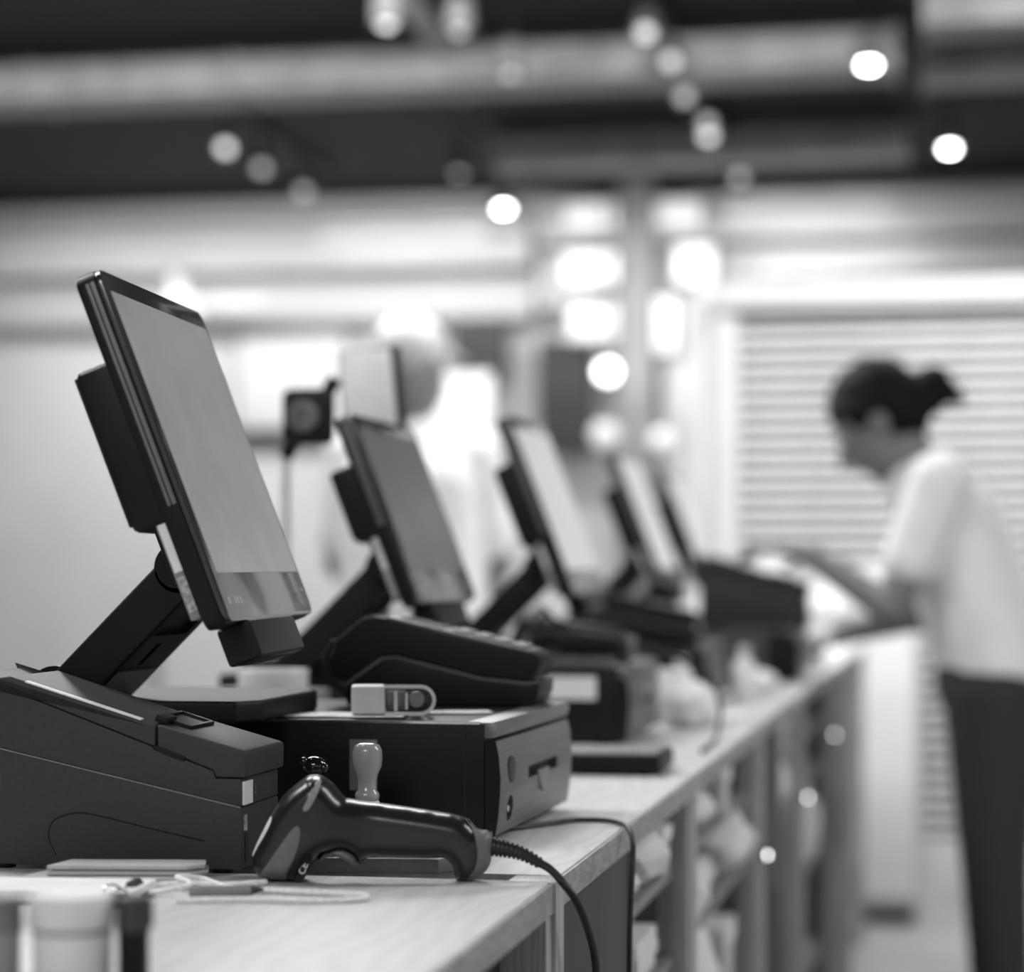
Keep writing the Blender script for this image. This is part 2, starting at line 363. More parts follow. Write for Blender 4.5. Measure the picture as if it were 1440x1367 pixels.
def spot(label, x, y, m, tilt=-42, rz=0, r=.030, group='spotlights'):
    t = thing('spotlight', label, 'lamp', (x, y, 3.2), rz, group)
    mm = RX(tilt)
    obj('housing', lathe([(.02, .07), (.045, .06), (.05, -.04), (.046, -.045), (.04, -.01)], m=mm), 'grey', t)
    obj('lens', lathe([(r, -.022), (r, -.034), (r * .8, -.04)], m=mm, seg=18), m, t)
    obj('stem', cyl((0, 0, .05), (0, 0, .15), .01, seg=10), 'black', t)
def track(label, x, y0, y1):
    t = thing('lamp_track', label, 'track', (x, (y0 + y1) / 2, 3.35)); h = (y1 - y0) / 2
    obj('rail', box(-.02, .02, -h, h, -.005, .03, .003), 'black', t)
    for s in (-1, 1): obj('end_cap', box(-.022, .022, s * h - .012, s * h + .012, -.007, .032, .003), 'grey', t)
    for q in (-.5, .5): obj('hanger', cyl((0, q * h, .03), (0, q * h, .05), .008, seg=8), 'grey', t)
track('lamp track with six spotlights on the right', -.90, 8.5, 12.8); track('lamp track with three spotlights on the left', -3.25, 10.6, 12.8)
for i, (y, m) in enumerate(((8.93, 'lamp_dim'), (9.46, 'lamp_dim'), (10.18, 'lamp_dim'), (10.80, 'lamp_dim'), (11.12, 'lamp_mid'), (12.35, 'lamp_dim'))):
    spot('%s spotlight from the near end on the right lamp track' % ('first second third fourth fifth sixth'.split()[i]), -.90 + .03 * (i % 2), y, m, group='spotlights on the right track')
for i, y in enumerate((11.0, 11.6, 12.37)):
    spot('%s of the three spotlights on the left lamp track' % ('nearest', 'middle', 'farthest')[i], -3.25, y, ('lamp_mid', 'lamp_dim', 'lamp_dim')[i], group='spotlights on the left track')
def downlight(label, x, y, m, r=.028, z=3.2):
    t = thing('downlight', label, 'lamp', (x, y, z), 0, 'hanging downlights')
    obj('can', lathe([(.03, .12), (.05, .1), (.055, -.01), (.05, -.015), (.045, .0)]), 'grey', t); obj('lens', lathe([(r, .0), (r, -.012), (r * .9, -.02), (r * .4, -.026)], seg=20), m, t)
    obj('cord', cyl((0, 0, .11), (0, 0, 3.4 - z), .006, seg=8), 'black', t)
downlight('bright downlight at the upper right of the ceiling', -.066, 9.18, 'lamp_on', z=3.09); downlight('bright downlight at the far right above the shutter', .22, 11.72, 'lamp_on')
downlight('bright downlight in the middle above the left fascia', -2.307, 13.2, 'lamp_on', .032); downlight('downlight at the top edge beside the thick pipe', -1.85, 8.63, 'lamp_mid')
downlight('dim downlight just before the nearer duct', -1.46, 9.08, 'lamp_dim', .028, 3.09); downlight('dim downlight up and left of the middle bright one', -2.30, 11.97, 'lamp_dim', .028)
downlight('dim downlight near the top edge of the ceiling', -1.607, 8.80, 'lamp_dim', .024)

# ------------------------------------------------------------------ the row of cash desks
def desk(label, y0, y1, door=None, shelves=(.80, .70, .52, .30, .10)):
    t = thing('cash_desk', label, 'desk', (0, y0, 0), 0, 'cash desks in a row'); L = y1 - y0
    o = obj('worktop', box(-.78, .005, .038, L, .875, .9, .0025), 'wood', t)
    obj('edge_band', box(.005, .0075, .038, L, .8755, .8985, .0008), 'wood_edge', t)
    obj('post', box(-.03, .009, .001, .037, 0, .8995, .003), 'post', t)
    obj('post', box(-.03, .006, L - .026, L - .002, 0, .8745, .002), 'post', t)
    obj('side_panel', box(-.77, -.03, .006, .024, .0, .8745), 'deskin', t); obj('side_panel', box(-.77, -.03, L - .022, L - .004, 0, .8745), 'deskin', t)
    obj('back_panel', box(-.775, -.76, .01, L - .01, 0, .8745), 'panel', t)
    for z in shelves: obj('shelf', box(-.76, -.012, .038, L - .027, z - .012, z), 'midgrey', t)
    if door:
        d = obj('door', box(-.012, .0, door[0] + .002, door[1] - .002, .06, .872, .002), 'panel', t); obj('handle', box(0, .012, door[1] - .04, door[1] - .03, .45, .6, .003), 'midgrey', d)
        obj('divider', box(-.7, .003, door[1], door[1] + .018, .0, .8745), 'post', t)
    return t
Y = [.55, 1.755, 2.655, 3.555, 4.455, 5.355, 6.255, 7.155]
ords = ['nearest cash desk with papers and a white jar on its pale top', 'second cash desk with a dark door under the cash drawer and scanner', 'third cash desk, under the second cash drawer', 'fourth cash desk, with the white bottle on it', 'fifth cash desk, where the bowed cashier stands', 'sixth cash desk, beyond the bowed cashier', 'farthest cash desk at the end of the row']
for i in range(7): desk(ords[i], Y[i], Y[i + 1], (.038, .44) if i == 1 else ((.038, .42) if i in (3, 5) else None))

# ------------------------------------------------------------------ point-of-sale terminal (angled monitor on an arm)
def make_terminal(label, loc=(-.41, 1.90, 1.006), H=.287, yaw=4.4, scr='screen'):
    t = thing('sales_terminal', label, 'monitor', loc, 0, 'sales terminals along the cash desks')
    obj('base', prism([(-.11, 0), (.118, 0), (.134, .03), (.134, .20), (.12, .23), (-.11, .23)], 0, .019, b=.004, seg=3, axes='xy'), 'blacksoft', t)
    # arm: slanted beam, built from its side outline
    a0, a1 = Vector((-.029, .012)), Vector((.083, .124)); d = (a1 - a0).normalized(); n = Vector((d.y, -d.x)); h = .019
    o = obj('arm', prism([tuple(a0 + n * h), tuple(a1 + n * h), tuple(a1 - n * h), tuple(a0 - n * h)], -.052, .06, b=.004, seg=3), 'black', t)
    def slot(s0, s1, y0, y1):
        p, q = a0 + d * s0, a0 + d * s1
        return prism([tuple(p + n * (h - .004)), tuple(q + n * (h - .004)), tuple(q + n * (h + .006)), tuple(p + n * (h + .006))], y0, y1)
    cut(o, slot(.108, .142, -.042, .042)); cut(o, slot(.072, .098, -.012, .0))
    p = a0 + d * .104; q = a0 + d * .146
    obj('cover_plate', prism([tuple(a0 + d * .03 + n * h), tuple(a0 + d * .066 + n * h), tuple(a0 + d * .066 + n * (h + .0015)), tuple(a0 + d * .03 + n * (h + .0015))], -.045, .045), 'grey', t)
    obj('foot_joint', cyl((-.024, -.048, .026), (-.024, .055, .026), .024, seg=28), 'black', t)
    hg = obj('hinge', cyl((.086, -.052, .132), (.086, .052, .132), .021, seg=32), 'blacksoft', t)
    obj('hinge_disc', cyl((.086, -.058, .132), (.086, -.052, .132), .017, seg=28), 'black', hg)
    MM = T(.172, -.06, .091) @ RZ(yaw) @ RY(-21)
    obj('neck', box(-.056, -.030, -.06, .075, .05, .12, .006, m=MM), 'black', t)
    # housing with rounded corners in its own plane
    def rr(y0, y1, z0, z1, r, k=5):
        out = []
        for cy, cz, s in ((y1 - r, z0 + r, -90), (y1 - r, z1 - r, 0), (y0 + r, z1 - r, 90), (y0 + r, z0 + r, 180)):
            for i in range(k + 1): a = R(s + 90 * i / k); out.append((cy + r * math.cos(a), cz + r * math.sin(a)))
        return out
    hs = obj('housing', prism(rr(-.16, .16, 0, H, .014), -.020, -.004, b=.0025, axes='yz', m=MM), 'black', t)
    obj('bezel', prism(rr(-.159, .159, .001, H - .001, .013), -.004, .0, b=.0012, axes='yz', m=MM), 'bezel', t)
    obj('screen', box(-.001, .0008, -.142, .150, .040, H - .018, m=MM), scr, t)
    for y in (-.135, -.115, -.106, -.097): obj('led', box(0, .0005, y - .0009, y + .0009, .015, .020, m=MM), 'led', t)
    obj('power_light', box(0, .0005, .141, .1435, .022, .0245, m=MM), 'led', t)
    for x0, x1, c in ((-.0125, -.0098, 'grey'), (-.0088, -.0055, 'grey')): obj('side_strip', box(x0, x1, -.1615, -.159, .098, H - .01, .0006, m=MM), c, t)
    obj('rear_box', box(-.046, -.013, -.1575, .12, .088, .76 * H, .007, 3, m=MM), 'black', t)
    obj('rear_plate', box(-.049, -.046, -.150, .115, .095, .75 * H, .001, m=MM), 'blacksoft', t)
    obj('sticker', box(-.0275, -.021, -.1535, -.1525, .050, .092, m=MM), 'label', t); obj('sticker', box(-.0275, -.021, -.1535, -.1525, .018, .046, m=MM), 'sticker', t)
    obj('sticker_backing', box(-.029, -.020, -.1525, -.13, .012, .098, .001, m=MM), 'midgrey', t)
    rd = obj('reader_module', box(-.024, .004, -.112, .052, -.030, .001, .004, 3, m=MM), 'black', t)
    obj('reader_slot', box(-.010, -.006, -.10, .04, -.0306, -.028, m=MM), 'ink', rd)
    return t
t1 = make_terminal('nearest sales terminal, sharp grey screen tilted on a black arm')
make_terminal('smaller dark-screened sales terminal just beyond the card reader', (-.462, 2.79, 1.006), .232, 0, 'screen_dim')
make_terminal('third sales terminal, light-screened, behind the second cash drawer', (-.41, 3.535, 1.006), .28, 0, 'screen_lit')
make_terminal('fourth sales terminal, light-screened, left of the last one', (-.41, 4.56, 1.006), .28, 0, 'screen_lit')
make_terminal('farthest sales terminal, thin dark edge before the pale pilaster', (-.41, 5.26, 1.006), .27, 0, 'screen_lit')
for i, y in enumerate((2.80, 3.545, 4.57, 5.27)):
    rb = thing('riser_box', 'black riser box under the %s sales terminal' % ('second third fourth farthest'.split()[i]), 'box', (-.462 if i == 0 else -.41, y, .9), 0, 'riser boxes under the terminals')
    obj('body', box(-.14, .10, 0, .19, .006, .105, .004), 'blacksoft', rb)
    for sx in (-.11, .08):
        for sy in (.02, .17): obj('foot', cyl((sx, sy, 0), (sx, sy, .007), .01, seg=12), 'ink', rb)

# ------------------------------------------------------------------ cash drawer
def make_drawer(label):
    t = thing('cash_till', label, 'cash drawer', (-.087, 1.968, .9), -2, 'cash drawers on the desks')   # local: front at x=0, near side y=0
    obj('body', box(-.42, -.004, 0, .31, .006, .105, .0015), 'black', t)
    obj('top_lip', prism([(-.004, .092), (.004, .092), (.007, .100), (.004, .1055), (-.02, .1055), (-.02, .1035), (-.004, .1035)], 0, .31, b=.0006), 'steel', t)
    prof = [(-.003, .008), (.005, .008), (.0075, .022), (.0095, .045), (.0098, .058), (.008, .078), (.0055, .089), (-.003, .089)]
    f = obj('front_panel', prism(prof, .003, .307, b=.0012), 'steel', t)
    cut(f, box(.002, .04, .112, .238, .048, .059)); cut(f, cyl((.002, .045, .028), (.04, .045, .028), .0115, seg=24))
    obj('slot_lining', box(.0, .0025, .108, .242, .045, .062), 'ink', f)
    obj('thumb_tab', prism([(.150, .052), (.200, .052), (.186, .035), (.176, .031), (.166, .034)], .0085, .0105, b=.0006, axes='yz'), 'midgrey', f)
    obj('lock_plate', prism([(.045 + .013 * math.cos(k * math.pi / 12), .062 + .0115 * math.sin(k * math.pi / 12)) for k in range(24)], .006, .0108, b=.0008, axes='yz'), 'panel', f)
    obj('key_hole', cyl((.001, .045, .028), (.004, .045, .028), .0113, seg=24), 'ink', f); obj('lock_pin', cyl((.004, .040, .028), (.008, .040, .028), .003, seg=14), 'chrome', f)
    obj('seam_strip', box(.0085, .0101, .004, .030, .0562, .0572), 'grey', f)
    obj('side_cheek', prism([(-.0035, .0075), (.0052, .0075), (.0077, .022), (.0097, .045), (.0100, .058), (.0082, .078), (.0057, .0893), (-.0035, .0893)], .0005, .003), 'black', t)
    obj('edge_trim', box(-.42, -.008, -.0006, .003, .1035, .1056), 'chrome', t)
    obj('corner_line', box(-.0215, -.0205, -.0008, .0, .008, .104), 'ink', t)
    obj('side_plate', box(-.124, -.099, -.0016, .0, .045, .089, .0006), 'grey', t)
    for sx in (-.38, -.03):
        for sy in (.03, .28): obj('foot', cyl((sx, sy, 0), (sx, sy, .007), .012, seg=14), 'ink', t)
    return t
dr1 = make_drawer('nearest cash drawer, black with a brushed metal front and slot')
dr2 = dup(dr1, (-.134, 3.075, .9), 0, 'second cash drawer, blurred, with a white label on its side')
obj('label', box(-.10, -.035, -.0016, 0, .062, .092), 'label', dr2)
dup(dr1, (-.13, 3.97, .9), 0, 'third cash drawer along the desks, behind the white bottle')
dup(dr1, (-.03, 4.78, .9), 0, 'farthest cash drawer, under the printer the cashier touches')

# ------------------------------------------------------------------ receipt printer
def make_printer(label):
    t = thing('receipt_printer', label, 'printer', (-.236, 1.742, .9), 0, 'receipt printers')   # local: front face x=0, near side y=0
    W = .100
    sm = lambda x: .0525 - .215 * x          # seam height
    ld = lambda x: .0725 - .365 * x          # lid line height
    tp = lambda x: .0955 - .30 * x           # top height
    xb = -.225
    obj('lower_body', prism([(0, .004), (0, sm(0) - .0006), (xb, sm(xb) - .0006), (xb, .004)], 0, W, b=.002), 'printer', t)
    obj('upper_body', prism([(-.0005, sm(0) + .0004), (-.0005, .0745), (-.021, .0745), (-.023, ld(-.023) - .0005), (xb, ld(xb) - .0005), (xb, sm(xb) + .0004)], .0004, W - .0004, b=.0012), 'printer', t)
    f = obj('front_cover', prism([(.004, .0755), (.0045, .0945), (.003, .0965), (-.068, tp(-.068)), (-.068, ld(-.068) + .0004), (-.0225, ld(-.0225) + .0004), (-.0205, .0755)], -.001, W + .001, b=.0022, seg=3), 'printer', t)
    r = obj('rear_cover', prism([(-.0695, ld(-.0695) + .0004), (-.0695, tp(-.0695) - .001), (-.19, tp(-.19)), (-.222, tp(-.19) - .004), (xb, ld(xb) + .0004)], -.001, W + .001, b=.0022, seg=3), 'printer', t)
    tilt = T(-.07, 0, tp(-.07)) @ RY(math.degrees(math.atan(.30)))
    fr = bmesh.new()
    for a in ((-.008, .022, .022, .0250), (-.008, .022, .078, .0810), (-.008, -.005, .022, .081), (.019, .022, .022, .081)): box(a[0], a[1], a[2], a[3], -.004, .0035, .0008, m=tilt, bm=fr)
    obj('latch_frame', fr, 'black', t); obj('latch_well', box(-.006, .020, .024, .079, -.003, .0012, m=tilt), 'ink', t)
    obj('latch_lever', box(-.004, .006, .008, .032, .0005, .006, .0012, m=tilt), 'blacksoft', t)
    obj('side_clip', box(-.072, -.045, -.002, .0005, ld(-.058) - .0015, ld(-.058) + .002, .0006, m=T(-.058, 0, ld(-.058)) @ RY(20) @ T(.058, 0, -ld(-.058))), 'black', t)
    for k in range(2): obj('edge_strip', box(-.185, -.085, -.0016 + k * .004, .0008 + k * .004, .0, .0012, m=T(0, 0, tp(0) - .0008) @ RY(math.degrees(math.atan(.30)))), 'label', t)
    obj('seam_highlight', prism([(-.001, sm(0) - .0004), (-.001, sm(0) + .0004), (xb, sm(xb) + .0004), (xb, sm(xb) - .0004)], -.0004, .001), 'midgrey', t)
    obj('white_label', box(-.0005, .0012, .004, .026, .052 + .002, .072), 'label', t); obj('port_label', box(0, .001, .006, .012, .034, .046), 'sticker', t)
    obj('paper_slot', box(-.001, .0008, .008, .016, .010, .032), 'ink', t)
    for z in (.060, .064): obj('led', box(0, .001, .033, .035, z, z + .002), 'midgrey', t)
    obj('groove_line', tube([(-.152, -.0002, .012), (-.158, -.0002, .026), (-.154, -.0002, .039), (-.137, -.0002, .0455), (-.118, -.0002, .044), (-.07, -.0002, .034), (-.03, -.0002, .026)], .0006, seg=6), 'ink', t)
    for sx in (-.02, -.2):
        for sy in (.015, .085): obj('foot', cyl((sx, sy, 0), (sx, sy, .005), .008, seg=12), 'ink', t)
    return t
pr1 = make_printer('nearest receipt printer, charcoal with a sloping top and white label')
dup(pr1, (-.015, 4.91, 1.0055), 0, 'dark receipt printer on the farthest cash drawer under the hand')

# ------------------------------------------------------------------ card reader in its cradle
RUP = [(-.0819, .0258), (-.0859, .0419), (-.0776, .0629), (-.0537, .0827), (-.0441, .085), (-.0275, .0828), (.0292, .0681), (.1132, .0515), (.1213, .047), (.1202, .0367), (.1098, .0298), (.1086, .0235), (.0644, .0275), (-.018, .0475), (-.0322, .0462), (-.068, .0205)]
RCR = [(-.068, .0189), (-.0322, .0447), (-.018, .0459), (.0644, .026), (.1086, .0218), (.1213, .0231), (.1202, .0117), (.1156, .0), (-.068, .0)]
def make_reader(label):
    t = thing('card_reader', label, 'card reader', (-.205, 2.190, 1.0062), 0, 'card readers on the drawers')
    obj('body', prism(RUP, .002, .078, b=.0025, seg=3), 'blacksoft', t)
    obj('cradle', prism(RCR, 0, .08, b=.0015), 'black', t)
    obj('trim_line', prism([(-.070, .0189), (-.0332, .0452), (-.018, .0466), (.0646, .0268), (.1086, .0226), (.1213, .0238), (.1213, .0222), (.1086, .0208), (.0642, .025), (-.018, .045), (-.0312, .0437), (-.068, .0175)], -.0012, .0005), 'grey', t)
    tl = T(-.03, 0, .0845) @ RY(13.2)
    k = obj('top_face', box(.0, .145, .006, .074, -.0025, .0008, .0012, m=tl), 'grey', t)
    obj('screen', box(.012, .055, .014, .066, .0005, .0016, m=tl), 'darkscreen', k)
    kb = obj('key', box(.066, .080, .014, .029, .0005, .0035, .001, m=tl), 'midgrey', k)
    for i in range(4):
        for j in range(3):
            if i or j: c = kb.copy(); C.objects.link(c); c.parent = k; c.location = (tl.to_3x3() @ Vector((i * .019, j * .018, 0)))
    obj('rear_ring', tube([(-.066, -.002, .010), (-.082, -.002, .024), (-.087, -.002, .044), (-.080, -.002, .062)], .003, seg=8), 'ink', t)
    obj('card_slot', box(.1206, .1222, .012, .068, .039, .042), 'ink', t)
    return t
rd1 = make_reader('nearest card reader, black wedge in a cradle on the cash drawer')
dup(rd1, (-.255, 4.02, 1.0062), 8, 'dark card reader on the third cash drawer')

# ------------------------------------------------------------------ hand-held scanner standing on its nose and handle end
def shear(L): return [(x, z + .0057 - .0050 * (x + .1) / .18) for x, z in L]
BODY = shear([(-.0999, .0137), (-.0991, .0021), (-.0915, -.005), (-.0809, -.0056), (-.0711, -.0056), (-.0628, -.005), (-.0561, .0053), (-.0501, .0117), (-.0433, .0165), (-.0306, .0194), (-.0216, .0149), (-.0171, .0088), (-.0119, .0135), (.0119, .0139), (.0355, .0144), (.0466, .0151), (.0532, .0088), (.0561, -.0012), (.0693, -.0006), (.0796, .008), (.0832, .0195), (.0832, .0359), (.0766, .038), (.0708, .04), (.0627, .047), (.0414, .0508), (.0044, .0551), (-.0238, .0582), (-.0298, .0602), (-.0373, .0688), (-.0448, .0744), (-.0523, .0761), (-.0598, .0735), (-.0734, .0623), (-.0825, .0505), (-.0915, .0329), (-.0991, .0167)])
TRIG = shear([(-.0501, .0084), (-.0433, .0129), (-.0358, .0135), (-.0268, .0097), (-.0216, .0069), (-.0179, .0087), (-.0215, .0172), (-.0313, .0220), (-.0425, .0198), (-.0488, .0145)])
CAP = shear([(.0627, .0465), (.0708, .0395), (.0766, .0375), (.0828, .0354), (.0828, .0195), (.0792, .008), (.0693, .0002), (.0640, .0003), (.07, .0085), (.073, .0193), (.0715, .0321), (.0678, .0406)])
PANEL = shear([(-.0923, -.0007), (-.084, .0112), (-.0719, .0289), (-.0643, .0385), (-.0606, .0379), (-.0606, .0292), (-.0651, .0146), (-.0719, -.0001), (-.0734, -.0045), (-.0885, -.0043)])
STRIP = shear([(-.0583, .0524), (-.0553, .0583), (-.0493, .0722), (-.0455, .0725), (-.0471, .0643), (-.0523, .054), (-.0561, .0503)])
LLAB = shear([(-.0985, .0152), (-.0962, .0222), (-.0909, .0326), (-.0849, .0440), (-.0832, .0412), (-.0888, .0296), (-.0941, .0207), (-.0975, .0142)])
CEL = shear([(-.0621, .0059), (-.0583, .0169), (-.0553, .0185), (-.0516, .0165), (-.0560, .0046), (-.0600, -.0035), (-.0655, -.0022)])
BP = smooth_poly(BODY, 3)
def sdepth(p):
    d = dist_poly(p, BP); k = max(0, min(1, (p.x + .055) / .05)); k = k * k * (3 - 2 * k)
    Tt = .027 * (1 - k) + .0185 * k; Rr = .0150 * (1 - k) + .0135 * k; e = 1 - min(d / Rr, 1)
    return Tt * math.sqrt(max(0, 1 - e * e))
def make_scanner(label):
    t = thing('barcode_scanner', label, 'scanner', (-.122, 1.738, .9), 9, 'hand-held scanners')
    obj('body', inflate(BODY, sdepth, .0032), 'scanner', t, 60)
    def td(p): d = dist_poly(p, TP); e = 1 - min(d / .004, 1); return .012 * math.sqrt(max(0, 1 - e * e))
    TP = smooth_poly(TRIG, 2); obj('trigger', inflate(TRIG, td, .0025, 2), 'grey', t, 60)
    CP = smooth_poly(CAP, 2)
    def cd(p): d = dist_poly(p, CP); return sdepth(p) + .0012 * min(d / .002, 1) if d > 1e-5 else 0
    obj('end_cap', patch(CAP, sdepth, .0011, .0025), 'grey', t, 60)
    obj('side_panel', patch(PANEL, sdepth, .0008), 'grey', t, 60); obj('light_strip', patch(STRIP, sdepth, .0009), 'midgrey', t, 60)
    obj('front_label', patch(LLAB, sdepth, .0009, .0015), 'label', t, 60)
    cl = obj('rating_label', patch(CEL, lambda q: max(sdepth(q), .0195), .0007, back=sdepth), 'ink', t, 60)
    tx = bpy.data.curves.new('mark', 'FONT'); tx.body = 'CE'; tx.size = .0075; tx.extrude = .0002; to = bpy.data.objects.new('mark', tx); C.objects.link(to)
    bpy.context.view_layer.update(); me = bpy.data.meshes.new_from_object(to.evaluated_get(bpy.context.evaluated_depsgraph_get())); bpy.data.objects.remove(to)
    b = bmesh.new(); b.from_mesh(me); dd = max([.0195] + [sdepth(Vector(q)) for q in ((-.060, .006), (-.061, .009), (-.060, .012), (-.058, .015), (-.057, .012))])
    bmesh.ops.transform(b, matrix=T(-.0580, -dd - .0012, .0060) @ RY(-68) @ RX(90), verts=b.verts); obj('ce_mark', b, 'label', cl)
    p = [Vector(q) for q in ((.080, 0, .0262), (.093, 0, .024), (.107, 0, .020), (.121, 0, .0125))]
    obj('cable_boot', tube(p, lambda s: .0062 - .0028 * s, seg=14), 'rubber', t)
    sp = spline(p, 8)
    for k in range(2, 23, 2):
        a, b2 = sp[k], sp[k + 1]; r = .0075 - .0032 * k / 24; obj('boot_ring', cyl(a, a + (b2 - a).normalized() * .0022, r, seg=14), 'rubber', t)
    return t
s1 = make_scanner('nearest barcode scanner, glossy charcoal, standing on its nose with ribbed cable')
mi = (T(-.122, 1.738, .9) @ RZ(9)).inverted()
wp = [(.004, 1.757, .9088), (.013, 1.753, .901), (.024, 1.758, .885), (.030, 1.775, .862), (.032, 1.80, .832), (.031, 1.81, .79), (.026, 1.81, .70), (.024, 1.80, .55), (.03, 1.80, .30)]
pts = [Vector((.119, 0, .0137))] + [mi @ Vector(p) for p in wp]
obj('cable', tube(pts, .0032, seg=10), 'rubber', s1)
s2 = dup(s1, (-.21, 3.16, 1.0056), 4, 'second scanner, blurred, lying on the second cash drawer', skip=('cable',))
obj('cable', tube([(.119, 0, .0137), (.14, .02, .008), (.18, .05, -.02), (.195, .04, -.06), (.19, .0, -.1), (.185, -.08, -.103), (.18, -.2, -.102)], .0032, seg=8), 'rubber', s2)

# ------------------------------------------------------------------ small things on the nearest desks
tag(obj('drawer_cable', tube([(-.10, 2.06, .9028), (-.075, 2.10, .9028), (-.058, 2.13, .9028), (-.045, 2.155, .9028), (-.018, 2.162, .9028), (.000, 2.14, .9030), (.013, 2.108, .9020), (.0205, 2.085, .893), (.0215, 2.08, .876), (.0205, 2.072, .83), (.0205, 2.066, .78), (.021, 2.06, .60), (.022, 2.05, .30)], .0024, seg=10), 'rubber'), 'thin black cable running from under the nearest cash drawer over the edge', 'cable')

st = thing('rubber_stamp', 'grey knob-handled rubber stamp standing behind the scanner', 'stamp', (-.178, 1.905, .9))
obj('stamp_block', box(-.016, .016, -.010, .010, 0, .036, .002), 'grey', st); obj('collar', lathe([(.0095, .036), (.0105, .038), (.0105, .041), (.0095, .043)], seg=24), 'label', st)
obj('handle', lathe([(.006, .042), (.0098, .0435), (.0105, .047), (.0098, .050), (.0078, .052), (.0080, .060), (.0092, .065), (.0122, .072), (.0128, .079), (.0125, .085), (.0105, .0895), (.006, .0912), (.0005, .0915)]), 'stamp', st, 60)
kb = thing('glossy_stamp', 'glossy black knob of a small stamp behind the scanner head', 'stamp', (-.218, 1.885, .9))
obj('stamp_block', box(-.012, .012, -.010, .010, 0, .05, .002), 'ink', kb); obj('neck', cyl((0, 0, .05), (0, 0, .066), .0045), 'chrome', kb)
k = bmesh.new(); ball((0, 0, .073), .0095, bm=k, sub=3, sc3=(1.1, 1, .85)); ball((.009, -.003, .072), .0042, bm=k); ball((-.008, -.004, .077), .0036, bm=k); obj('knob', k, 'gloss', kb, 60)
tr = thing('flat_tray', 'flat grey tray lying under the scanner handle', 'tray', (-.135, 1.795, .9), 6)
obj('rim', prism([(-.075, -.022), (.045, -.022), (.072, .008), (.072, .03), (-.075, .03)], 0, .012, b=.002, axes='xy'), 'midgrey', tr)
obj('inlay', prism([(-.070, -.018), (.043, -.018), (.067, .009), (.067, .026), (-.070, .026)], .0115, .0128, axes='xy'), 'grey', tr)

cc = thing('clear_case', 'small clear plastic case with a pale cap on the nearest cash drawer', 'case', (-.189, 2.035, 1.0068), 14)
def stadium(x0, x1, r, k=10):
    return [(x1 - r + r * math.cos(R(a)), r * math.sin(R(a))) for a in [-90 + 180 * i / k for i in range(k + 1)]] + [(x0, r), (x0, -r)]
o = obj('shell', prism(stadium(-.006, .038, .0125), -.012, .012, b=.002, m=T(0, 0, .0135)), 'clear', cc)
rim = obj('rim', prism(stadium(-.006, .039, .0135), -.0132, -.0118, m=T(0, 0, .0135)), 'pale', cc); cut(rim, prism(stadium(-.03, .036, .0105), -.02, .0, m=T(0, 0, .0135)))
obj('cap', box(-.036, -.006, -.0135, .0135, .0005, .0265, .003, 3), 'pale', cc)
obj('reel', cyl((.022, -.008, .0135), (.022, .008, .0135), .0065, seg=20), 'midgrey', cc); obj('tape_block', box(-.004, .012, -.008, .008, .006, .021, .001), 'grey', cc); obj('clip', box(.002, .005, -.0095, -.0085, .004, .022), 'chrome', cc); obj('clip', box(.012, .014, -.0095, -.0085, .005, .020), 'chrome', cc)

def sheet(name, label, cat, loc, rz, sx, sy, amp, m='white', group=None, th=.0006, seed=0, n=14):
    rnd = random.Random(seed); ph = [rnd.uniform(0, 6) for _ in range(6)]; s = bmesh.new()
    def hz(u, v): return amp * (1.2 + math.sin(5 * u + ph[0] + 3 * v) * .5 + math.sin(9 * v + ph[1]) * .4 + math.sin(13 * (u + v) + ph[2]) * .3)
    g = [[[s.verts.new(((i / n - .5) * sx, (j / n - .5) * sy, hz(i / n, j / n) + k * th)) for j in range(n + 1)] for i in range(n + 1)] for k in (0, 1)]
    for i in range(n):
        for j in range(n):
            s.faces.new((g[1][i][j], g[1][i + 1][j], g[1][i + 1][j + 1], g[1][i][j + 1])); s.faces.new((g[0][i][j], g[0][i][j + 1], g[0][i + 1][j + 1], g[0][i + 1][j]))
        for a, b, c, d in (((i, 0), (i + 1, 0), 0, 0), ((i + 1, n), (i, n), 0, 0), ((0, i + 1), (0, i), 0, 0), ((n, i), (n, i + 1), 0, 0)):
            s.faces.new((g[0][a[0]][a[1]], g[0][b[0]][b[1]], g[1][b[0]][b[1]], g[1][a[0]][a[1]]))
    o = obj(name, s, m); o.location = loc; o.rotation_euler = (0, 0, R(rz)); return tag(o, label, cat, group)
sheet('receipt_slip', 'crumpled receipt slip under the clear case on the nearest drawer', 'receipt', (-.235, 2.028, 1.0058), 6, .12, .06, .0004, 'receipt', seed=3)
sheet('receipt_slip', 'narrow receipt slip beside the card reader cradle', 'receipt', (-.150, 2.085, 1.0058), 20, .08, .035, .0003, 'receipt', seed=8)
jr = thing('lidded_jar', 'small white jar with a pale lid at the bottom left', 'jar', (-.19, 1.277, .9))
obj('body', lathe([(.020, 0), (.0225, .002), (.0228, .028), (.0215, .030), (.0215, .032)]), 'board', jr); obj('lid', lathe([(.0235, .032), (.0245, .034), (.0245, .049), (.0235, .051), (.0005, .0515)]), 'board', jr, 50); obj('neck_ring', lathe([(.0222, .0295), (.0232, .0305), (.0232, .0315), (.0222, .0322)]), 'grey', jr)
mk = thing('marker_pen', 'dark marker pen standing upright beside the white jar', 'pen', (-.155, 1.283, .9))
obj('barrel', lathe([(.0085, 0), (.009, .002), (.009, .040)]), 'black', mk); obj('cap', lathe([(.0097, .030), (.0100, .031), (.0098, .049), (.007, .0505)]), 'panel', mk); obj('clip', box(.009, .0115, -.002, .002, .033, .048, .0005), 'panel', mk)
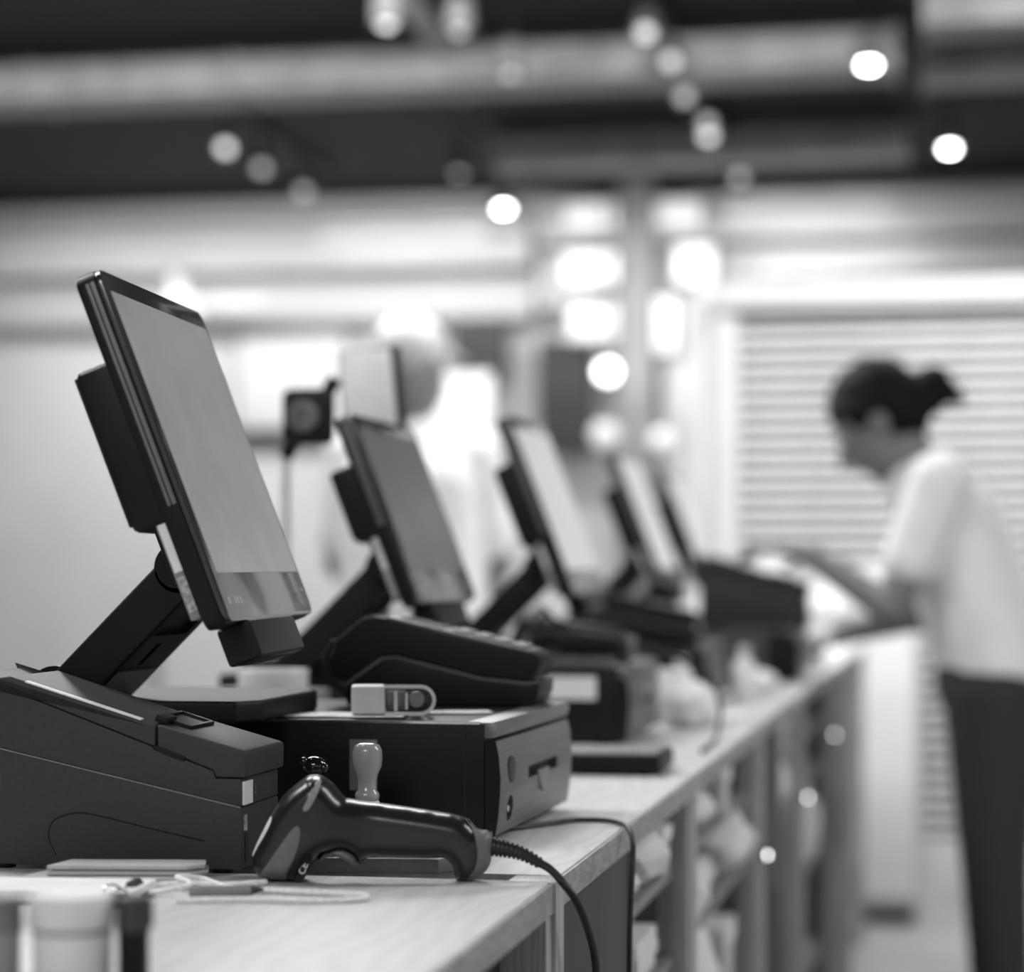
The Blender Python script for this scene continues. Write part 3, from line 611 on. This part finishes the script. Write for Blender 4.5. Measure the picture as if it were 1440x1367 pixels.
mk2 = dup(mk, (-.226, 1.265, .9), 120, 'grey marker pen standing left of the white jar', swap={'barrel': 'midgrey', 'cap': 'grey', 'clip': 'grey'})
for i, (x, y, rz, z, L, label) in enumerate(((-.318, 1.682, 6, .9, .13, 'lower flat grey clip folder in front of the printer'), (-.306, 1.688, 9, .9078, .12, 'upper flat grey clip folder in front of the printer'))):
    t = thing('clip_folder', label, 'folder', (x, y, z), rz, 'flat folders before the printer')
    obj('cover', prism([(-L / 2, -.02), (L / 2 - .012, -.02), (L / 2, -.008), (L / 2 - .004, .02), (-L / 2 + .01, .02)], 0, .003, b=.0008, axes='xy'), 'foldergrey', t)
    obj('cover', prism([(-L / 2, -.019), (L / 2 - .014, -.02), (L / 2 - .002, -.008), (L / 2 - .006, .02), (-L / 2 + .01, .02)], .0042, .0072, b=.0008, axes='xy'), 'foldergrey', t)
    obj('page', box(-L / 2 + .004, L / 2 - .02, -.018, .018, .003, .0042), 'grey', t)
pd = thing('note_pad', 'white note pad lying between the jar and the flat folders', 'pad', (-.325, 1.60, .9), 5)
obj('pages', box(-.065, .06, -.035, .035, 0, .010, .001), 'white', pd); obj('cover_board', box(-.066, .061, -.036, .036, -.0, .0018), 'midgrey', pd); obj('binder_clip', prism([(.045, .0), (.060, .0), (.060, .006), (.054, .014), (.050, .014)], -.012, .012, b=.001), 'panel', pd)
tag(obj('white_string', tube([(-.20, 1.69, .9028), (-.225, 1.668, .903), (-.255, 1.655, .905), (-.285, 1.630, .9035), (-.265, 1.615, .9035), (-.240, 1.632, .9075), (-.258, 1.655, .9095), (-.245, 1.675, .906), (-.215, 1.655, .9028), (-.16, 1.645, .9025), (-.115, 1.640, .9025), (-.108, 1.620, .9025), (-.14, 1.605, .9025), (-.19, 1.60, .9028), (-.235, 1.585, .9028)], .0021, seg=8), 'string'), 'white knotted string looped on the nearest cash desk', 'string')
bc = thing('binder_clip', 'small grey wire clip beside the knotted string', 'clip', (-.272, 1.565, .9002), 35)
obj('jaw', prism([(-.012, 0), (.012, 0), (.008, .009), (-.008, .009)], -.008, .008, b=.001), 'panel', bc)
for s in (-1, 1): obj('wire', tube([(-.006, s * .006, .009), (-.004, s * .012, .013), (.004, s * .012, .013), (.006, s * .006, .009)], .0009, seg=6), 'chrome', bc)
pc = thing('pen', 'short grey pen lying beside the knotted string', 'pen', (-.215, 1.625, .9042), 30)
obj('barrel', cyl((-.022, 0, 0), (.022, 0, 0), .004, .004, 14), 'midgrey', pc); obj('tip', cyl((.022, 0, 0), (.032, 0, 0), .004, .001, 14), 'panel', pc)

# things further along the desks
ft = thing('slim_tray', 'slim dark tray at the desk edge beyond the nearest drawer', 'tray', (-.028, 2.645, .9))
obj('body', box(-.30, 0, 0, .13, .003, .024, .004, 3), 'black', ft); obj('top', box(-.296, -.006, .004, .126, .0235, .0262, .001), 'midgrey', ft)
for sx in (-.27, -.02):
    for sy in (.015, .115): obj('foot', cyl((sx, sy, 0), (sx, sy, .004), .008, seg=12), 'ink', ft)
def crumple(name, label, cat, loc, r, seed, m='white', sc3=(1, 1, .7)):
    rnd = random.Random(seed); s = bmesh.new(); bmesh.ops.create_icosphere(s, subdivisions=3, radius=1)
    ax = [(Vector((rnd.uniform(-1, 1), rnd.uniform(-1, 1), rnd.uniform(-1, 1))).normalized(), rnd.uniform(2, 5), rnd.uniform(0, 6)) for _ in range(9)]
    for v in s.verts:
        d = v.co.normalized(); k = 1 + sum(.07 * abs(math.sin(f * d.dot(a) + p)) for a, f, p in ax) - .25
        v.co = Vector((d.x * sc3[0], d.y * sc3[1], max(d.z, -.72) * sc3[2])) * r * k
    mz = min(v.co.z for v in s.verts)
    for v in s.verts: v.co.z -= mz
    o = obj(name, s, m, angle=14); o.location = loc; return tag(o, label, cat)
crumple('crumpled_paper', 'crumpled white paper bag standing beyond the second cash drawer', 'paper', (-.09, 3.46, .9), .045, 4, sc3=(.8, 1, .75))
crumple('plastic_bag', 'crumpled white plastic bag on the desk beyond the third drawer', 'bag', (-.075, 4.46, .9), .034, 11, sc3=(1, 1.2, .6))
def bottle(label, loc, m='white', s=1):
    t = thing('bottle', label, 'bottle', loc); t.scale = (s,) * 3
    obj('body', lathe([(.018, 0), (.021, .003), (.021, .062), (.017, .072), (.009, .078), (.009, .084)]), m, t, 50); obj('cap', lathe([(.0105, .080), (.0108, .081), (.0108, .097), (.009, .099), (.0005, .0992)]), 'pale', t)
bottle('small white bottle standing at the edge of the fourth desk', (-.07, 4.10, .9)); bottle('white bottle standing between the third and fourth terminals', (-.15, 3.86, .9), s=.9)
ros = [(-.13, 5.12), (-.05, 5.45), (-.07, 5.85), (-.16, 3.62)]
for i, (x, y) in enumerate(ros):
    t = thing('paper_roll', ['white receipt roll on the desk by the bowed cashier', 'white receipt roll just past the bowed cashier', 'farthest white receipt roll on the sixth desk', 'white receipt roll just beyond the third terminal'][i], 'paper roll', (x, y, .9), 0, 'receipt rolls on the desks')
    obj('roll', lathe([(.012, 0), (.038, 0), (.039, .002), (.039, .076), (.038, .078), (.012, .078)]), 'white', t); obj('core', lathe([(.007, .001), (.0118, .001), (.0118, .0788), (.007, .0788)]), 'grey', t)
sheet('paper_sheet', 'white sheet lying on the fourth desk near its edge', 'paper', (-.10, 3.75, .9003), 12, .14, .16, .001, seed=9)
hold = thing('card_holder', 'dark sign holder lying flat on the fifth desk', 'holder', (-.16, 4.55, .9), 0)
obj('base', box(-.1, .1, -.05, .05, 0, .02, .003), 'black', hold); obj('plate', box(-.09, .09, -.01, 0, .02, .11, .002, m=RX(-12)), 'panel', hold)

pn = thing('paper_pennant', 'white pointed paper pennant at the left end of the far fascia', 'pennant', (-4.36, 13.60, 2.64))
obj('sheet', prism([(-.09, 0), (.10, 0), (.03, .14), (-.05, .29), (-.09, .29)], -.006, .0), 'white', pn); obj('clip', box(-.08, -.05, -.012, .02, .27, .31, .002), 'grey', pn)
bp_ = thing('barrier_post', 'slim grey barrier post standing on the hall floor at the left', 'post', (-3.05, 9.4, 0))
obj('base', lathe([(.16, 0), (.16, .012), (.05, .03), (.03, .035)]), 'grey', bp_); obj('pole', cyl((0, 0, .03), (0, 0, .92), .028), 'midgrey', bp_); obj('cap', lathe([(.034, .90), (.036, .91), (.036, .97), (.02, .985)]), 'grey', bp_)
sb = thing('support_box', 'grey box on the desk between the first two terminals', 'box', (-.47, 2.56, .9))
obj('body', box(-.06, .06, -.06, .06, 0, .095, .003), 'deskin', sb); obj('lid', box(-.062, .062, -.062, .062, .08, .098, .002), 'midgrey', sb)
tp_ = thing('tape_roll', 'roll of pale tape lying on the grey box between terminals', 'tape', (-.455, 2.55, .998))
obj('roll', lathe([(.022, 0), (.040, 0), (.040, .024), (.022, .024)]), 'pale', tp_); obj('core', lathe([(.018, .001), (.022, .001), (.022, .0245), (.018, .0245)]), 'grey', tp_)

# papers, bags and boxes in the open shelves of the desks
clut = [  # x front, y, z shelf, size y, size z, kind, label
    (-.03, 2.30, .80, .10, .05, 'bag', 'white crumpled bag on the top shelf beside the dark door'), (-.02, 2.48, .80, .12, .06, 'bag', 'bulky white bag on the top shelf under the slim tray'),
    (-.02, 2.30, .70, .14, .012, 'stack', 'flat stack of white forms on the second shelf by the door'), (-.02, 2.49, .70, .16, .045, 'stack', 'thick stack of white forms near the second desk end'),
    (-.03, 2.44, .52, .2, .10, 'stack', 'tall stack of paper low in the second desk'),
    (-.02, 2.83, .80, .10, .065, 'box', 'upright white box on the top shelf of the third desk'), (-.03, 3.02, .80, .10, .05, 'bag', 'white bag on the top shelf of the third desk'),
    (-.02, 2.86, .70, .16, .075, 'bag', 'large pale bag on the second shelf of the third desk'), (-.03, 3.15, .70, .16, .04, 'stack', 'stack of paper on the second shelf of the third desk'),
    (-.02, 3.0, .52, .16, .14, 'bag', 'big white bag bulging from the third shelf of the third desk'), (-.02, 3.34, .52, .14, .11, 'box', 'pale box on the third shelf near the third desk end'),
    (-.02, 3.2, .30, .18, .15, 'bag', 'grey-white bag low in the third desk'), (-.03, 3.38, .80, .10, .04, 'stack', 'thin paper stack at the third desk end'),
    (-.02, 4.15, .52, .20, .03, 'stack', 'wide white stack on a shelf of the fourth desk'), (-.02, 4.2, .70, .16, .10, 'bag', 'white bag in the fourth desk beyond its door'), (-.02, 4.12, .30, .2, .16, 'box', 'pale carton low in the fourth desk'),
    (-.012, 2.32, .52, .12, .13, 'box', 'pale box low in the second desk beside the door'), (-.012, 2.57, .80, .07, .05, 'box', 'small white box at the far end of the top shelf under the slim tray'),
    (-.012, 3.22, .80, .10, .06, 'box', 'white box in the middle of the top shelf of the third desk'), (-.012, 3.38, .70, .12, .08, 'bag', 'white bag at the far end of the second shelf of the third desk'),
    (-.012, 2.80, .52, .14, .15, 'box', 'white box on the third shelf next to the second desk post'), (-.012, 4.28, .80, .10, .06, 'box', 'white box on the top shelf of the fourth desk'),
    (-.012, 4.90, .52, .2, .15, 'bag', 'large white bag in the fifth desk'), (-.012, 4.62, .52, .16, .12, 'box', 'pale box in the fifth desk near its post'),
    (-.02, 4.72, .70, .2, .05, 'stack', 'stack of paper in the fifth desk below the cashier')]
for i, (x, y, z, sy, szz, kind, label) in enumerate(clut):
    if kind == 'bag': crumple('shelf_bag', label, 'bag', (x - .035, y, z), .5, i + 20, sc3=(.10, sy * 1.05, szz * 1.15))
    elif kind == 'stack':
        t = thing('paper_stack', label, 'paper stack', (x, y, z)); n = max(2, int(szz / .012)); rnd = random.Random(i)
        for k in range(n): a = rnd.uniform(-.006, .004); obj('ream', box(-.22 + a, a, -sy / 2, sy / 2, k * szz / n + .0003, (k + 1) * szz / n - .0004, .0006), 'white', t)
    else:
        t = thing('shelf_box', label, 'box', (x, y, z)); obj('body', box(-.2, 0, -sy / 2, sy / 2, 0, szz, .002), 'pale', t); obj('lid', box(-.203, .003, -sy / 2 - .003, sy / 2 + .003, szz * .72, szz + .002, .0015), 'white', t)
for i, (y, z) in enumerate(((5.37, .755), (4.47, .70), (3.57, .70))):  # specular glints made as added glowing dots, the posts carry no lamps
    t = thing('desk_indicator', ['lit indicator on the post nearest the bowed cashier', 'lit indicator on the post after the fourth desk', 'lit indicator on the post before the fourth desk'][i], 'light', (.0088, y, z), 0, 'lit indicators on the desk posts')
    obj('body', box(0, .006, -.008, .008, -.012, .012, .0015), 'black', t); obj('lens', ball((.006, 0, 0), .0042), 'led_hot', t)  # body and lens only form the added glint dot, no real lamp

# white panel and dark camera behind the second terminal
cd = thing('customer_display', 'white upright panel on a pole behind the second monitor', 'display', (-.45, 3.035, .9), 0)
obj('foot', box(-.03, .03, -.03, .03, 0, .012, .003), 'black', cd); obj('pole', cyl((0, 0, .012), (0, 0, .42), .010), 'grey', cd)
obj('panel', box(-.012, .058, -.012, .0, .415, .525, .004, m=RY(-5)), 'label', cd); obj('frame', box(-.018, .068, .0, .014, .405, .53, .005, m=RY(-5)), 'panel', cd)
wc = thing('black_camera', 'black round-lensed camera on a slanted arm beside the white panel', 'camera', (-.585, 3.035, .9), 0)
obj('foot', cyl((0, 0, 0), (0, 0, .012), .03), 'black', wc); obj('pole', cyl((0, 0, .012), (0, 0, .39), .006, seg=12), 'pale', wc); obj('arm', tube([(0, 0, .385), (.015, 0, .41), (.045, 0, .45), (.07, 0, .49)], .010), 'black', wc)
h = obj('head', box(.005, .072, -.04, .0, .40, .475, .014, 3), 'blacksoft', wc); obj('lens', lathe([(.02, 0), (.02, .008), (.014, .009), (.012, .004), (.0005, .004)], m=T(.038, -.04, .437) @ RX(90)), 'grey', h)

# ------------------------------------------------------------------ people
def limb(bm, pts, rad, n=9, sub=2):
    for (a, b), (r0, r1) in zip(zip(pts, pts[1:]), zip(rad, rad[1:])):
        a, b = Vector(a), Vector(b)
        for k in range(n + 1): t = k / n; ball(a.lerp(b, t), r0 + (r1 - r0) * t, bm=bm, sub=sub)
def hand(bm, wrist, dirv, palmn, side=1):
    """palm, four unequal curled fingers and a thumb leaving the side of the palm"""
    w_, d, n = Vector(wrist), Vector(dirv).normalized(), Vector(palmn).normalized(); n = (n - d * n.dot(d)).normalized(); s = d.cross(n) * side
    for k in range(5):
        for j in (-1.5, -.5, .5, 1.5): ball(w_ + d * (.01 + k * .02) + s * j * .018 * (.75 + k * .07), .0135, bm=bm, sub=1)
    for j, L in zip((-1.5, -.5, .5, 1.5), (.066, .078, .073, .058)):
        p = w_ + d * .095 + s * j * .0195; a = d.copy(); r = .0092
        for seg_, bend in ((.42, .25), (.32, .55), (.26, .45)):
            a = (a + n * bend).normalized(); q = p + a * L * seg_; limb(bm, [p, q], [r, r * .93], 5, 1); p = q; r *= .93
    p = w_ + d * .03 - s * .034; a = (d * .55 - s * .75 + n * .35).normalized()
    for seg_ in (.030, .026, .022): q = p + a * seg_; limb(bm, [p, q], [.0110, .0100], 5, 1); p = q; a = (a + d * .5 + n * .2).normalized()
def head(bm, c, m, s=1):
    """m: 3x3 frame, x forward, z up"""
    f = lambda x, y, z: Vector(c) + m @ (Vector((x, y, z)) * s)
    q = m.to_4x4()
    ball(f(-.012, 0, .03), .088 * s, bm=bm, sub=3, sc3=(1.08, .86, 1.0), m=q); ball(f(.028, 0, -.035), .066 * s, bm=bm, sub=3, sc3=(.95, .88, 1.15), m=q)
    ball(f(.052, 0, -.082), .030 * s, bm=bm, sub=2, sc3=(1, 1.1, .9), m=q); limb(bm, [f(.086, 0, .012), f(.106, 0, -.022)], [.009 * s, .014 * s], 5)
    for y in (-1, 1):
        ball(f(-.008, y * .078, -.005), .028 * s, bm=bm, sub=2, sc3=(.6, .35, 1.0), m=q); ball(f(.07, y * .03, .028), .016 * s, bm=bm, sub=2, sc3=(.6, 1.4, .5), m=q)
    ball(f(.090, 0, -.052), .012 * s, bm=bm, sub=2, sc3=(.7, 1.9, .5), m=q)
    return f
def frame_of(fwd, up):
    x = Vector(fwd).normalized(); z = Vector(up); z = (z - x * z.dot(x)).normalized(); y = z.cross(x); return Matrix((x, y, z)).transposed()
def face_parts(parent, f, m):
    q = m.to_4x4()
    for y in (-1, 1):
        e = obj('eye', ball(f(.077, y * .030, .010), .0105, sub=2, sc3=(.7, 1.3, .7), m=q), 'pale', parent); obj('pupil', ball(f(.0835, y * .030, .008), .005, sub=2, m=q), 'ink', e)
        obj('eyebrow', ball(f(.084, y * .031, .034), .012, sub=2, sc3=(.35, 1.5, .3), m=q), 'hair', parent)
    obj('lips', ball(f(.094, 0, -.055), .011, sub=2, sc3=(.5, 1.9, .55), m=q), 'grey', parent)

def cashier():
    t = thing('person', 'person in a white shirt bowed over the far cash desk, one arm reaching out', 'person', (.33, 5.06, 0))
    O = Vector((.33, 5.06, 0)); L = lambda x, y, z: Vector((x, y, z)) - O
    hc = L(.125, 5.05, 1.440); hm = frame_of((-.80, .04, -.60), (-.60, 0, .80))
    b = bmesh.new(); f = head(b, hc, hm)
    pel, chest, neck = L(.36, 5.06, .93), L(.275, 5.06, 1.22), L(.215, 5.055, 1.345)
    limb(b, [neck - Vector((.0, 0, .04)), f(-.03, 0, -.05)], [.054, .050])
    for y in (-.06, .06): limb(b, [pel + Vector((0, y, 0)), chest + Vector((0, y, 0))], [.10, .10])
    shN, shF = chest + Vector((-.02, -.165, .085)), chest + Vector((-.02, .165, .085)); limb(b, [shN, shF], [.055, .055], 12)
    eN = L(.16, 4.85, 1.05); wN = L(-.01, 4.925, 1.160); limb(b, [shN, eN, wN], [.050, .040, .026]); hand(b, wN, (-.75, .25, .12), (-.35, 0, -.9), 1)
    eF = L(.20, 5.29, 1.03); wF = L(.03, 5.22, .985); limb(b, [shF, eF, wF], [.050, .040, .026]); hand(b, wF, (-.85, -.2, -.18), (-.2, 0, -.95), -1)
    for y in (-1, 1): limb(b, [pel + Vector((0, y * .085, -.04)), L(.37, 5.06 + y * .10, .50), L(.39, 5.06 + y * .11, .09)], [.092, .060, .040]); limb(b, [L(.40, 5.06 + y * .11, .045), L(.24, 5.06 + y * .12, .03)], [.038, .028])
    obj('body', remesh(b, .0075, 3), 'skin', t, 180)
    s = bmesh.new()
    for y in (-.065, .065): limb(s, [pel + Vector((.005, y, .0)), chest + Vector((0, y, 0))], [.118, .116])
    limb(s, [shN, shF], [.070, .070], 12); limb(s, [neck - Vector((-.005, 0, .055)), neck + Vector((0, 0, -.015))], [.085, .066])
    limb(s, [shN, shN.lerp(eN, .62)], [.068, .060]); limb(s, [shF, shF.lerp(eF, .62)], [.068, .060])
    obj('shirt', remesh(s, .010, 4), 'shirt', t, 180)
    s = bmesh.new(); limb(s, [pel + Vector((0, -.06, -.02)), pel + Vector((0, .06, -.02))], [.122, .122])
    for y in (-1, 1): limb(s, [pel + Vector((0, y * .085, -.06)), L(.37, 5.06 + y * .10, .50), L(.39, 5.06 + y * .11, .10)], [.105, .075, .062])
    obj('trousers', remesh(s, .011, 4), 'trousers', t, 180)
    for y in (-1, 1):
        s = bmesh.new(); limb(s, [L(.40, 5.06 + y * .11, .045), L(.21, 5.06 + y * .12, .042)], [.046, .040]); s2_ = remesh(s, .008, 3)
        for v in s2_.verts: v.co.z = max(v.co.z, .001)
        obj('shoe', s2_, 'black', t, 60)
    h = bmesh.new(); q = hm.to_4x4()
    ball(f(-.022, 0, .045), .094, bm=h, sub=3, sc3=(1.10, .90, 1.0), m=q); ball(f(-.055, 0, -.005), .075, bm=h, sub=3, sc3=(.85, 1.0, 1.0), m=q)
    limb(h, [f(-.085, 0, .0), f(-.115, 0, -.02)], [.05, .042]); ball(f(-.145, 0, .0), .042, bm=h, sub=2); limb(h, [f(-.15, 0, -.01), f(-.165, 0, -.06)], [.034, .018])
    for y in (-1, 1): limb(h, [f(.05, y * .055, .07), f(.0, y * .075, .035)], [.022, .02])
    hb = remesh(h, .007, 3)
    for v in list(hb.verts):     # hairline: nothing grows over the face
        l = hm.transposed() @ (v.co - Vector(hc))
        if l.x > .045 and l.z < .055: v.co -= hm @ Vector((.03, 0, 0))
    obj('hair', hb, 'hair', t, 180); face_parts(t, f, hm)
cashier()

def customer():
    ox, oy = -1.08, 5.85
    t = thing('person', 'person in a white shirt and pale cap standing behind the second monitor', 'person', (ox, oy, 0)); t.scale = (1, 1, 1.07)
    O = Vector((ox, oy, 0)); L = lambda x, y, z: Vector((ox + x, oy + y, z)) - O
    hc = L(0, 0, 1.535); hm = frame_of((.55, .82, -.12), (0, .1, 1)); b = bmesh.new(); f = head(b, hc, hm)
    limb(b, [L(0, -.01, 1.36), L(0, 0, 1.50)], [.056, .052])
    for x in (-.075, .075): limb(b, [L(x, 0, .95), L(x, -.005, 1.25)], [.095, .10])
    sl, sr = L(-.165, 0, 1.335), L(.165, 0, 1.325); limb(b, [sl, sr], [.052, .052], 12)
    el, wl = L(-.205, .02, 1.07), L(-.13, .20, .985); er, wr = L(.215, .03, 1.07), L(.15, .21, .99)
    limb(b, [sl, el, wl], [.05, .04, .027]); limb(b, [sr, er, wr], [.05, .04, .027]); hand(b, wl, (.3, .8, -.1), (.5, -.1, -.8), 1); hand(b, wr, (-.3, .8, -.1), (-.5, -.1, -.8), -1)
    for s in (-1, 1): limb(b, [L(s * .085, 0, .90), L(s * .09, .01, .49), L(s * .095, -.01, .09)], [.09, .058, .040]); limb(b, [L(s * .095, -.02, .045), L(s * .10, .13, .03)], [.038, .028])
    obj('body', remesh(b, .0085, 3), 'skin', t, 180)
    s_ = bmesh.new()
    for x in (-.08, .08): limb(s_, [L(x, 0, .88), L(x, -.005, 1.25)], [.118, .118])
    limb(s_, [sl, sr], [.070, .070], 12); limb(s_, [L(0, 0, 1.33), L(0, 0, 1.385)], [.09, .066]); limb(s_, [sl, sl.lerp(el, .75)], [.070, .064]); limb(s_, [sr, sr.lerp(er, .75)], [.070, .064])
    obj('shirt', remesh(s_, .011, 4), 'shirt', t, 180)
    s_ = bmesh.new(); limb(s_, [L(-.06, 0, .88), L(.06, 0, .88)], [.115, .115])
    for s in (-1, 1): limb(s_, [L(s * .085, 0, .85), L(s * .09, .01, .49), L(s * .095, -.01, .10)], [.102, .073, .062])
    obj('trousers', remesh(s_, .012, 4), 'trousers', t, 180)
    for s in (-1, 1):
        k = bmesh.new(); limb(k, [L(s * .095, -.03, .045), L(s * .10, .14, .042)], [.046, .040]); k = remesh(k, .009, 3)
        for v in k.verts: v.co.z = max(v.co.z, .001)
        obj('shoe', k, 'midgrey', t, 60)
    q = hm.to_4x4(); k = bmesh.new(); ball(f(-.014, 0, .050), .096, bm=k, sub=3, sc3=(1.08, .90, .88), m=q); ball(f(.10, 0, .048), .06, bm=k, sub=3, sc3=(1.1, 1.0, .14), m=q)
    k = remesh(k, .007, 3); obj('cap', k, 'pale', t, 180)
    k = bmesh.new(); ball(f(-.03, 0, -.01), .083, bm=k, sub=3, sc3=(.95, .95, .9), m=q); obj('hair', k, 'midgrey', t); face_parts(t, f, hm)
customer()
